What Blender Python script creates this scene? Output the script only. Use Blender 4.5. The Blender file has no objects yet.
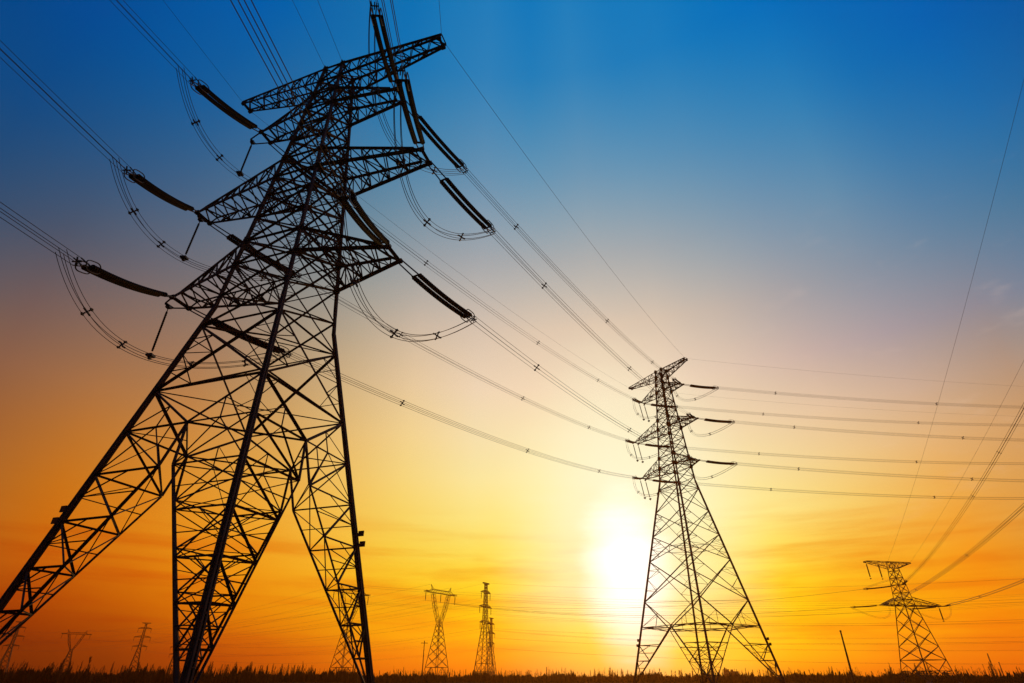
import bpy, math, random
import numpy as np
from mathutils import Vector
R = math.radians
SC = bpy.context.scene
COL = SC.collection
random.seed(7)

# ------------------------------------------------------------------ camera
cam_d = bpy.data.cameras.new('camera')
cam = bpy.data.objects.new('camera', cam_d)
COL.objects.link(cam)
cam.location = (0, 0, 1.6)
cam.rotation_euler = (math.pi / 2 + 0.538, 0, 0)
cam_d.sensor_width = 36
cam_d.lens = 564.4 / 1024 * 36
cam_d.clip_start = 0.1
cam_d.clip_end = 20000
SC.camera = cam
SC.view_settings.view_transform = 'Standard'
SC.view_settings.look = 'None'
SC.view_settings.exposure = 0
SC.view_settings.gamma = 1
SC.cycles.use_denoising = True
SC.cycles.volume_bounces = 0
SC.cycles.max_bounces = 4

# ------------------------------------------------------------------ sun
SUN_AZ, SUN_EL = R(10.6), R(8.3)
sun_d = bpy.data.lights.new('sun', 'SUN')
sun_d.energy = 0.8
sun_d.angle = R(0.53)
sun_d.color = (1.0, 0.50, 0.16)
sun = bpy.data.objects.new('sun', sun_d)
COL.objects.link(sun)
sdir = Vector((math.sin(SUN_AZ) * math.cos(SUN_EL), math.cos(SUN_AZ) * math.cos(SUN_EL), math.sin(SUN_EL)))
sun.rotation_euler = sdir.to_track_quat('Z', 'Y').to_euler()

# ------------------------------------------------------------------ sky: dusk colours by compass bearing and elevation
SKY_AZ = [-60, -53, -46, -39, -32, -25, -18, -11, -4, 3, 10, 17, 24, 31, 38, 45, 52, 60]
SKY_EL = [0, 1.5, 3, 5, 7.5, 10, 13, 17, 21, 26, 32, 39, 47, 56, 70]
SKY = [
  [(0.292,0.078,0.002), (0.368,0.116,0.002), (0.460,0.161,0.002), (0.567,0.236,0.023), (0.638,0.309,0.046), (0.660,0.355,0.065), (0.649,0.374,0.097), (0.606,0.376,0.157), (0.547,0.369,0.222), (0.455,0.349,0.289), (0.238,0.313,0.412), (0.067,0.285,0.502), (0.008,0.280,0.538), (0.008,0.280,0.538), (0.008,0.280,0.538)],
  [(0.328,0.087,0.002), (0.414,0.130,0.002), (0.518,0.181,0.002), (0.638,0.266,0.026), (0.717,0.347,0.052), (0.743,0.399,0.072), (0.731,0.420,0.109), (0.682,0.422,0.177), (0.525,0.391,0.290), (0.334,0.343,0.389), (0.196,0.305,0.439), (0.093,0.296,0.505), (0.003,0.298,0.571), (0.002,0.299,0.588), (0.002,0.299,0.588)],
  [(0.328,0.087,0.002), (0.414,0.130,0.002), (0.521,0.187,0.008), (0.633,0.284,0.058), (0.680,0.357,0.107), (0.674,0.390,0.146), (0.643,0.393,0.187), (0.608,0.382,0.220), (0.551,0.382,0.287), (0.446,0.362,0.351), (0.302,0.338,0.418), (0.173,0.335,0.508), (0.055,0.337,0.592), (0.002,0.338,0.637), (0.002,0.338,0.637)],
  [(0.379,0.100,0.002), (0.457,0.140,0.002), (0.566,0.195,0.002), (0.694,0.285,0.030), (0.783,0.374,0.057), (0.812,0.431,0.080), (0.799,0.456,0.117), (0.745,0.460,0.193), (0.673,0.453,0.278), (0.557,0.429,0.361), (0.414,0.405,0.442), (0.262,0.382,0.517), (0.121,0.370,0.597), (0.013,0.363,0.661), (0.013,0.363,0.661)],
  [(0.479,0.151,0.002), (0.574,0.214,0.002), (0.691,0.292,0.004), (0.801,0.388,0.024), (0.872,0.472,0.060), (0.893,0.523,0.097), (0.879,0.543,0.144), (0.824,0.539,0.222), (0.747,0.511,0.290), (0.642,0.485,0.370), (0.499,0.460,0.455), (0.353,0.436,0.530), (0.210,0.415,0.599), (0.079,0.397,0.658), (0.055,0.394,0.669)],
  [(0.643,0.221,0.002), (0.773,0.318,0.002), (0.864,0.418,0.003), (0.924,0.513,0.030), (0.954,0.586,0.085), (0.957,0.629,0.139), (0.936,0.642,0.201), (0.883,0.636,0.284), (0.813,0.615,0.357), (0.711,0.584,0.430), (0.578,0.546,0.501), (0.422,0.501,0.561), (0.260,0.462,0.619), (0.109,0.429,0.672), (0.059,0.418,0.691)],
  [(0.821,0.330,0.002), (0.897,0.435,0.002), (0.946,0.531,0.018), (0.973,0.614,0.058), (0.984,0.677,0.125), (0.981,0.720,0.202), (0.966,0.740,0.287), (0.934,0.742,0.382), (0.889,0.727,0.455), (0.812,0.693,0.519), (0.686,0.639,0.570), (0.503,0.567,0.605), (0.294,0.501,0.648), (0.096,0.446,0.695), (0.019,0.426,0.716)],
  [(0.939,0.408,0.002), (1.026,0.559,0.002), (1.036,0.661,0.015), (1.016,0.728,0.060), (1.000,0.773,0.147), (0.989,0.816,0.260), (0.979,0.840,0.381), (0.969,0.845,0.494), (0.954,0.831,0.564), (0.910,0.792,0.621), (0.797,0.721,0.641), (0.592,0.620,0.644), (0.360,0.539,0.667), (0.156,0.478,0.707), (0.062,0.452,0.729)],
  [(0.987,0.454,0.002), (1.080,0.630,0.002), (1.078,0.741,0.015), (1.038,0.809,0.069), (1.010,0.850,0.176), (0.993,0.882,0.340), (0.986,0.907,0.500), (0.982,0.911,0.621), (0.967,0.884,0.675), (0.934,0.837,0.711), (0.837,0.760,0.684), (0.641,0.655,0.672), (0.409,0.570,0.692), (0.195,0.499,0.721), (0.085,0.465,0.739)],
  [(1.029,0.495,0.002), (1.090,0.695,0.002), (1.088,0.811,0.014), (1.053,0.861,0.076), (1.033,0.886,0.199), (1.017,0.918,0.365), (1.007,0.944,0.534), (0.999,0.946,0.668), (0.984,0.911,0.711), (0.952,0.854,0.725), (0.867,0.783,0.692), (0.656,0.669,0.677), (0.403,0.581,0.703), (0.148,0.488,0.723), (0.010,0.438,0.742)],
  [(1.100,0.632,0.002), (1.097,0.890,0.002), (1.094,0.977,0.024), (1.071,0.969,0.120), (1.046,0.967,0.305), (1.033,0.979,0.502), (1.024,0.995,0.693), (1.011,0.982,0.791), (0.992,0.934,0.767), (0.958,0.869,0.746), (0.873,0.788,0.695), (0.671,0.679,0.681), (0.423,0.586,0.704), (0.191,0.506,0.730), (0.078,0.468,0.746)],
  [(1.100,0.664,0.002), (1.096,0.908,0.002), (1.093,0.988,0.017), (1.067,0.969,0.108), (1.039,0.950,0.300), (1.026,0.966,0.505), (1.019,0.988,0.691), (1.003,0.968,0.767), (0.983,0.916,0.751), (0.947,0.851,0.737), (0.843,0.765,0.684), (0.635,0.660,0.680), (0.388,0.576,0.709), (0.138,0.485,0.729), (0.038,0.451,0.741)],
  [(1.047,0.553,0.002), (1.089,0.768,0.002), (1.087,0.853,0.002), (1.051,0.860,0.044), (1.028,0.865,0.191), (1.012,0.897,0.378), (1.004,0.930,0.557), (0.978,0.892,0.640), (0.949,0.843,0.675), (0.883,0.781,0.693), (0.757,0.705,0.664), (0.563,0.626,0.677), (0.341,0.553,0.706), (0.124,0.480,0.732), (0.048,0.455,0.742)],
  [(0.991,0.442,0.002), (1.083,0.625,0.002), (1.073,0.695,0.002), (1.032,0.710,0.032), (1.006,0.726,0.135), (0.993,0.770,0.279), (0.980,0.820,0.436), (0.949,0.808,0.562), (0.903,0.774,0.635), (0.786,0.693,0.655), (0.646,0.633,0.647), (0.475,0.583,0.676), (0.271,0.525,0.708), (0.065,0.453,0.729), (0.026,0.439,0.735)],
  [(0.971,0.388,0.002), (1.058,0.524,0.002), (1.051,0.595,0.002), (1.016,0.598,0.036), (0.989,0.598,0.098), (0.967,0.636,0.191), (0.943,0.686,0.322), (0.895,0.711,0.487), (0.814,0.686,0.587), (0.670,0.613,0.627), (0.530,0.575,0.637), (0.390,0.552,0.676), (0.203,0.499,0.711), (0.021,0.430,0.732), (0.015,0.428,0.733)],
  [(0.862,0.324,0.002), (0.952,0.492,0.030), (0.940,0.561,0.065), (0.901,0.569,0.131), (0.873,0.576,0.208), (0.855,0.597,0.289), (0.842,0.607,0.340), (0.804,0.608,0.408), (0.706,0.583,0.494), (0.560,0.541,0.580), (0.402,0.516,0.623), (0.246,0.478,0.664), (0.090,0.430,0.694), (0.002,0.393,0.707), (0.002,0.393,0.707)],
  [(0.862,0.324,0.002), (0.952,0.471,0.002), (0.946,0.535,0.002), (0.914,0.538,0.033), (0.890,0.538,0.088), (0.871,0.573,0.173), (0.849,0.617,0.290), (0.767,0.627,0.452), (0.586,0.566,0.560), (0.402,0.494,0.601), (0.278,0.463,0.606), (0.139,0.427,0.661), (0.020,0.383,0.688), (0.002,0.371,0.694), (0.002,0.371,0.694)],
  [(0.766,0.288,0.002), (0.847,0.418,0.002), (0.841,0.476,0.002), (0.813,0.478,0.029), (0.792,0.478,0.079), (0.774,0.509,0.152), (0.754,0.548,0.258), (0.716,0.569,0.389), (0.651,0.548,0.470), (0.536,0.491,0.502), (0.297,0.423,0.552), (0.098,0.364,0.612), (0.014,0.332,0.630), (0.014,0.332,0.630), (0.014,0.331,0.630)],
]

def build_world():
    w = bpy.data.worlds.new('World'); SC.world = w; w.use_nodes = True
    nt = w.node_tree; N = nt.nodes; L = nt.links; N.clear()
    def math_(op, a, b=None, c=None, clamp=False):
        n = N.new('ShaderNodeMath'); n.operation = op; n.use_clamp = clamp
        for i, v in enumerate((a, b, c)):
            if v is None: continue
            if isinstance(v, (int, float)): n.inputs[i].default_value = v
            else: L.new(v, n.inputs[i])
        return n.outputs[0]
    def rng(v, a, b, c, d, kind='SMOOTHSTEP'):
        n = N.new('ShaderNodeMapRange'); n.interpolation_type = kind; n.clamp = True
        L.new(v, n.inputs[0])
        for i, x in zip((1, 2, 3, 4), (a, b, c, d)): n.inputs[i].default_value = x
        return n.outputs[0]
    def mix(f, a, b, blend='MIX'):
        n = N.new('ShaderNodeMix'); n.data_type = 'RGBA'; n.blend_type = blend; n.clamp_factor = True
        ins = [i for i in n.inputs if i.enabled]
        for s, v in zip(ins, (f, a, b)):
            if isinstance(v, (int, float)): s.default_value = v
            elif isinstance(v, tuple): s.default_value = v
            else: L.new(v, s)
        return [o for o in n.outputs if o.enabled][0]
    tc = N.new('ShaderNodeTexCoord'); sep = N.new('ShaderNodeSeparateXYZ'); L.new(tc.outputs['Generated'], sep.inputs[0])
    el = math_('MULTIPLY', math_('ARCSINE', sep.outputs[2]), 180 / math.pi)
    az = math_('MULTIPLY', math_('ARCTAN2', sep.outputs[0], sep.outputs[1]), 180 / math.pi)
    eln = math_('DIVIDE', math_('MAXIMUM', el, 0.0), 90.0)
    def ramp(cols):
        r = N.new('ShaderNodeValToRGB'); cr = r.color_ramp; cr.interpolation = 'LINEAR'
        while len(cr.elements) < len(SKY_EL): cr.elements.new(0.5)
        for e, p, c in zip(cr.elements, SKY_EL, cols):
            e.position = p / 90.0
        for e, p, c in zip(cr.elements, SKY_EL, cols):
            e.color = (*c, 1)
        L.new(eln, r.inputs[0]); return r.outputs[0]
    acc = ramp(SKY[0])
    for i in range(1, len(SKY_AZ)):
        acc = mix(rng(az, SKY_AZ[i - 1], SKY_AZ[i], 0, 1, 'LINEAR'), acc, ramp(SKY[i]))
    gm = N.new('ShaderNodeGamma'); gm.inputs[1].default_value = 2.2; L.new(acc, gm.inputs[0]); acc = gm.outputs[0]   # table is in display values
    # the dusk side of the sky behind the camera
    r = N.new('ShaderNodeValToRGB'); cr = r.color_ramp
    cr.elements.new(0.5)
    for e, p, c in zip(cr.elements, (0, 0.2, 1), ((0.022, 0.014, 0.016), (0.016, 0.022, 0.042), (0.002, 0.03, 0.10))): e.position = p; e.color = (*c, 1)
    L.new(eln, r.inputs[0])
    back = math_('MULTIPLY', rng(math_('ABSOLUTE', az), 62, 130, 0, 1), rng(el, 55, 85, 1, 0))
    acc = mix(back, acc, r.outputs[0])
    # streaky thin cloud low in the sky
    def noise(sx, sy, scale, detail, seed):
        cb = N.new('ShaderNodeCombineXYZ')
        L.new(math_('MULTIPLY', az, sx), cb.inputs[0]); L.new(math_('MULTIPLY', el, sy), cb.inputs[1]); cb.inputs[2].default_value = seed
        n = N.new('ShaderNodeTexNoise'); n.inputs['Scale'].default_value = scale; n.inputs['Detail'].default_value = detail
        n.inputs['Roughness'].default_value = 0.55
        L.new(cb.outputs[0], n.inputs['Vector']); return n.outputs[0]
    low = math_('MULTIPLY', rng(el, 0.5, 3.0, 0, 1), rng(el, 9, 15, 1, 0))
    st = math_('MULTIPLY', rng(noise(0.055, 0.75, 1.0, 4, 3.1), 0.44, 0.72, 0, 1), low)
    acc = mix(math_('MULTIPLY', st, 0.60), acc, mix(1.0, acc, (0.88, 0.52, 0.15, 1), 'MULTIPLY'))
    st3 = math_('MULTIPLY', rng(noise(0.085, 0.40, 1.0, 5, 6.6), 0.47, 0.70, 0, 1), math_('MULTIPLY', rng(el, 0.3, 2.0, 0, 1), rng(el, 7, 14, 1, 0)))
    acc = mix(math_('MULTIPLY', st3, 0.45), acc, mix(1.0, acc, (0.90, 0.58, 0.2, 1), 'MULTIPLY'))
    st2 = math_('MULTIPLY', rng(noise(0.05, 0.62, 1.3, 4, 9.7), 0.50, 0.75, 0, 1), low)
    acc = mix(math_('MULTIPLY', st2, 0.28), acc, mix(1.0, acc, (1.05, 1.25, 2.0, 1), 'MULTIPLY'))
    # broad soft mottling of the veil above, and a few small puffs
    mid = math_('MULTIPLY', rng(el, 10, 18, 0, 1), rng(el, 34, 50, 1, 0))
    m1 = math_('MULTIPLY', rng(noise(0.05, 0.13, 1.0, 4, 1.3), 0.40, 0.70, 0, 1), mid)
    acc = mix(math_('MULTIPLY', m1, 0.22), acc, mix(1.0, acc, (1.10, 1.02, 0.98, 1), 'MULTIPLY'))
    pf = math_('MULTIPLY', rng(noise(0.20, 0.50, 1.0, 6, 8.4), 0.56, 0.78, 0, 1), math_('MULTIPLY', rng(az, 18, 32, 0, 1), math_('MULTIPLY', rng(el, 9, 14, 0, 1), rng(el, 28, 40, 1, 0))))
    acc = mix(math_('MULTIPLY', pf, 0.11), acc, (0.90, 0.66, 0.52, 1))
    # glare of the low sun seen through the haze
    dx = math_('MULTIPLY', math_('SUBTRACT', az, math.degrees(SUN_AZ) + 0.3), 0.92)
    dy = math_('MULTIPLY', math_('SUBTRACT', el, math.degrees(SUN_EL)), 0.52)
    ang = math_('SQRT', math_('ADD', math_('MULTIPLY', dx, dx), math_('MULTIPLY', dy, dy)))
    wob = math_('MULTIPLY', math_('SUBTRACT', noise(0.10, 0.55, 1.0, 3, 2.2), 0.5), 2.2)
    ang = math_('ADD', ang, wob)
    warm = rng(ang, 1.8, 13.0, 1, 0)
    core = rng(ang, 0.9, 4.9, 1, 0)
    halo = rng(ang, 3.0, 13.0, 1, 0)
    acc = mix(math_('MULTIPLY', halo, 0.30), acc, (0.95, 0.80, 0.10, 1), 'SCREEN')
    acc = mix(math_('MULTIPLY', math_('MULTIPLY', warm, rng(el, 2.0, 8.0, 0.15, 1)), 0.72), acc, (1.0, 0.96, 0.68, 1))
    acc = mix(core, acc, (1.35, 1.32, 1.18, 1))
    # below the horizon
    acc = mix(rng(el, -1.0, -0.05, 1, 0), acc, (0.05, 0.012, 0.004, 1))
    bg = N.new('ShaderNodeBackground'); L.new(acc, bg.inputs[0]); bg.inputs[1].default_value = 1.0
    # a little of the physical sky on top, same sun
    sky = N.new('ShaderNodeTexSky'); sky.sky_type = 'NISHITA'; sky.sun_disc = False
    sky.sun_elevation = SUN_EL; sky.sun_rotation = SUN_AZ
    bg2 = N.new('ShaderNodeBackground'); L.new(sky.outputs[0], bg2.inputs[0]); bg2.inputs[1].default_value = SKY_PHYS
    ad = N.new('ShaderNodeAddShader'); L.new(bg.outputs[0], ad.inputs[0]); L.new(bg2.outputs[0], ad.inputs[1])
    out = N.new('ShaderNodeOutputWorld'); L.new(ad.outputs[0], out.inputs[0])
SKY_PHYS = 0.0004
build_world()

# ------------------------------------------------------------------ helpers
def material(name, base, rough=0.7, metal=0.0, var=0.4, scale=3.0, tint=None, spec=0.3):
    m = bpy.data.materials.new(name); m.use_nodes = True
    nt = m.node_tree; b = nt.nodes['Principled BSDF']
    b.inputs['Roughness'].default_value = rough; b.inputs['Metallic'].default_value = metal
    b.inputs['Specular IOR Level'].default_value = spec
    tc = nt.nodes.new('ShaderNodeTexCoord'); n = nt.nodes.new('ShaderNodeTexNoise')
    n.inputs['Scale'].default_value = scale; n.inputs['Detail'].default_value = 5
    nt.links.new(tc.outputs['Object'], n.inputs['Vector'])
    r = nt.nodes.new('ShaderNodeValToRGB')
    t = tint or tuple(c * (1 - var) for c in base)
    r.color_ramp.elements[0].position = 0.35; r.color_ramp.elements[1].position = 0.68
    r.color_ramp.elements[0].color = (*t, 1); r.color_ramp.elements[1].color = (*[c * (1 + var * 0.4) for c in base], 1)
    nt.links.new(n.outputs[0], r.inputs[0]); nt.links.new(r.outputs[0], b.inputs['Base Color'])
    return m

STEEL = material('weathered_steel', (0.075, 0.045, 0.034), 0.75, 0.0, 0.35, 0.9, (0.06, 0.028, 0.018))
CABLE = material('aluminium_cable', (0.06, 0.055, 0.055), 0.6, 0.3, 0.2, 0.5)
PORCELAIN = material('brown_porcelain', (0.012, 0.007, 0.006), 0.7, 0.0, 0.3, 4, None, 0.08)
HARDWARE = material('galvanised_fitting', (0.08, 0.075, 0.07), 0.5, 0.5, 0.3, 5)
CONCRETE = material('concrete', (0.22, 0.20, 0.18), 0.9, 0, 0.35, 1.5)
PLATE = material('enamel_plate', (0.16, 0.035, 0.025), 0.5, 0, 0.2, 4)
SOIL = material('dry_field_soil', (0.075, 0.04, 0.022), 0.95, 0, 0.55, 0.12, None, 0.0)
BARK = material('poplar_bark', (0.06, 0.032, 0.02), 0.9, 0, 0.4, 2, None, 0.05)
SCRUB = material('dry_scrub', (0.055, 0.026, 0.012), 0.95, 0, 0.5, 0.05, None, 0.0)
WOOD = material('creosoted_wood', (0.05, 0.035, 0.025), 0.85, 0, 0.4, 2)
BRICK = material('dull_brick', (0.20, 0.09, 0.06), 0.9, 0, 0.3, 0.6)
ROOF = material('roof_tile', (0.09, 0.05, 0.04), 0.85, 0, 0.3, 0.8)
GLASS = material('dark_pane', (0.02, 0.02, 0.025), 0.15, 0, 0.1, 1)

class MB:
    def __init__(s): s.v = []; s.f = []
    def frame(s, p, q):
        d = (q - p); n = np.linalg.norm(d); d = d / max(n, 1e-9)
        ref = np.array((0., 0., 1.)) if abs(d[2]) < 0.95 else np.array((1., 0., 0.))
        a = np.cross(d, ref); a /= np.linalg.norm(a); return d, a, np.cross(d, a)
    def bar(s, p, q, w, shape='L', t=None):
        p = np.asarray(p, float); q = np.asarray(q, float)
        if np.linalg.norm(q - p) < 1e-4: return
        d, a, b = s.frame(p, q); o = len(s.v)
        if shape == 'L':
            t = t or max(0.014, 0.14 * w); k = w * 0.36
            pr = [(-k, -k), (w - k, -k), (w - k, t - k), (t - k, t - k), (t - k, w - k), (-k, w - k)]
        else:
            t = t or w; pr = [(-w / 2, -t / 2), (w / 2, -t / 2), (w / 2, t / 2), (-w / 2, t / 2)]
        n = len(pr)
        for P in (p, q):
            for x, y in pr: s.v.append(tuple(P + a * x + b * y))
        for i in range(n): s.f.append((o + i, o + (i + 1) % n, o + n + (i + 1) % n, o + n + i))
        s.f.append(tuple(o + i for i in reversed(range(n)))); s.f.append(tuple(o + n + i for i in range(n)))
    def box(s, c, size):
        x, y, z = c; a, b, e = (k / 2 for k in size)
        s.bar((x - a, y, z), (x + a, y, z), size[1], 'B', size[2])
    def tube(s, pts, r, n=5, cap=True):
        pts = [np.asarray(p, float) for p in pts]; o = len(s.v); m = len(pts)
        rs = r if hasattr(r, '__len__') else [r] * m
        d0, a, b = s.frame(pts[0], pts[-1])
        for i, P in enumerate(pts):
            d = pts[min(i + 1, m - 1)] - pts[max(i - 1, 0)]; d = d / max(np.linalg.norm(d), 1e-9)
            aa = a - d * (a @ d); aa /= max(np.linalg.norm(aa), 1e-9); bb = np.cross(d, aa)
            for k in range(n):
                th = 2 * math.pi * k / n; s.v.append(tuple(P + (aa * math.cos(th) + bb * math.sin(th)) * rs[i]))
        for i in range(m - 1):
            for k in range(n): s.f.append((o + i * n + k, o + i * n + (k + 1) % n, o + (i + 1) * n + (k + 1) % n, o + (i + 1) * n + k))
        if cap:
            s.f.append(tuple(o + k for k in reversed(range(n)))); s.f.append(tuple(o + (m - 1) * n + k for k in range(n)))
    def build(s, name, mat, parent=None, loc=None):
        me = bpy.data.meshes.new(name); me.from_pydata(s.v, [], s.f); me.update(); me.materials.append(mat)
        o = bpy.data.objects.new(name, me); COL.objects.link(o)
        if parent: o.parent = parent
        if loc is not None: o.location = loc
        return o

def tag(o, label, cat, group=None, kind=None):
    if label: o['label'] = label
    if cat: o['category'] = cat
    if group: o['group'] = group
    if kind: o['kind'] = kind
    return o
def empty(name, loc, rz=0.0):
    o = bpy.data.objects.new(name, None); COL.objects.link(o); o.location = loc; o.rotation_euler = (0, 0, rz)
    o.empty_display_size = 0.5; return o

# ------------------------------------------------------------------ ground
def build_ground():
    m = MB(); n = 96; rings = [0, 20, 45, 90, 140, 200, 280, 380, 520, 700, 1000, 1350, 1700]
    m.v.append((0, 0, 0))
    for r in rings[1:]:
        for k in range(n):
            th = 2 * math.pi * k / n; z = 0 if r < 60 else 0.12 * math.sin(k * 1.7 + r) * min(1, r / 300)
            m.v.append((r * math.sin(th), r * math.cos(th), z))
    for k in range(n): m.f.append((0, 1 + (k + 1) % n, 1 + k))
    for i in range(len(rings) - 2):
        o = 1 + i * n
        for k in range(n): m.f.append((o + k, o + (k + 1) % n, o + n + (k + 1) % n, o + n + k))
    g = m.build('ground', SOIL); g['kind'] = 'structure'
    return g
build_ground()

# ------------------------------------------------------------------ lattice towers
CS = {'A': (-1, -1), 'B': (1, -1), 'C': (1, 1), 'D': (-1, 1)}
FACES = [('A', 'B'), ('B', 'C'), ('C', 'D'), ('D', 'A')]
class Tower:
    def __init__(s, x, y, yaw, w0, z1, w1, wT, zT):
        s.x, s.y, s.yaw, s.w0, s.z1, s.w1, s.wT, s.zT = x, y, yaw, w0, z1, w1, wT, zT
    def hw(s, z):
        if z < s.z1: return s.w0 + (s.w1 - s.w0) * z / s.z1
        return s.w1 + (s.wT - s.w1) * (z - s.z1) / (s.zT - s.z1)
    def c(s, k, z): w = s.hw(z); return np.array((CS[k][0] * w, CS[k][1] * w, z))
    def mid(s, f, z): return (s.c(f[0], z) + s.c(f[1], z)) / 2
    def world(s, u, v, z):
        c, n = math.cos(s.yaw), math.sin(s.yaw); return np.array((s.x + u * c - v * n, s.y + u * n + v * c, z))
lerp = lambda a, b, t: a + (b - a) * t

def x_panel(m, T, f, za, zb, w, red=0.0, horiz=None):
    P0, Q0, P1, Q1 = T.c(f[0], za), T.c(f[1], za), T.c(f[0], zb), T.c(f[1], zb)
    m.bar(P0, Q1, w); m.bar(Q0, P1, w)
    if horiz: m.bar(P1, Q1, horiz)
    if red:
        # crossing point of the two diagonals
        t = np.linalg.norm(Q0 - P0) / (np.linalg.norm(Q0 - P0) + np.linalg.norm(Q1 - P1))
        for A0, A1, B0, B1 in ((P0, P1, Q0, Q1), (Q0, Q1, P0, P1)):
            Mx = lerp(A0, A1, t); lo = lerp(A0, B1, t * 0.5); hi = lerp(A1, B0, (1 - t) * 0.5)
            m.bar(Mx, lo, red); m.bar(Mx, hi, red)
            m.bar(lerp(A0, A1, t * .5), lo, red); m.bar(lerp(A0, A1, t + (1 - t) * .5), hi, red)

def leg_chord(m, T, k, za, zb, w, gap, step=1.0, braces=True):
    """double-angle built-up corner post with batten plates"""
    sx, sy = CS[k]
    if not gap:
        m.bar(T.c(k, za), T.c(k, zb), w); return
    for dx, dy in ((-1, -1), (1, -1), (1, 1), (-1, 1)):
        o0 = np.array((dx, dy, 0)) * gap[0]; o1 = np.array((dx, dy, 0)) * gap[1]
        m.bar(T.c(k, za) + o0, T.c(k, zb) + o1, w, 'B', w)
    n = int((zb - za) / step)
    for i in range(n + 1):
        t = i / max(n, 1); P = T.c(k, lerp(za, zb, t)); g = lerp(gap[0], gap[1], t)
        for a, b in (((-1, -1), (1, -1)), ((1, -1), (1, 1)), ((1, 1), (-1, 1)), ((-1, 1), (-1, -1))):
            m.bar(P + np.array((a[0], a[1], 0)) * g, P + np.array((b[0], b[1], 0)) * g, w * 1.15, 'B', w * 0.5)

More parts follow.
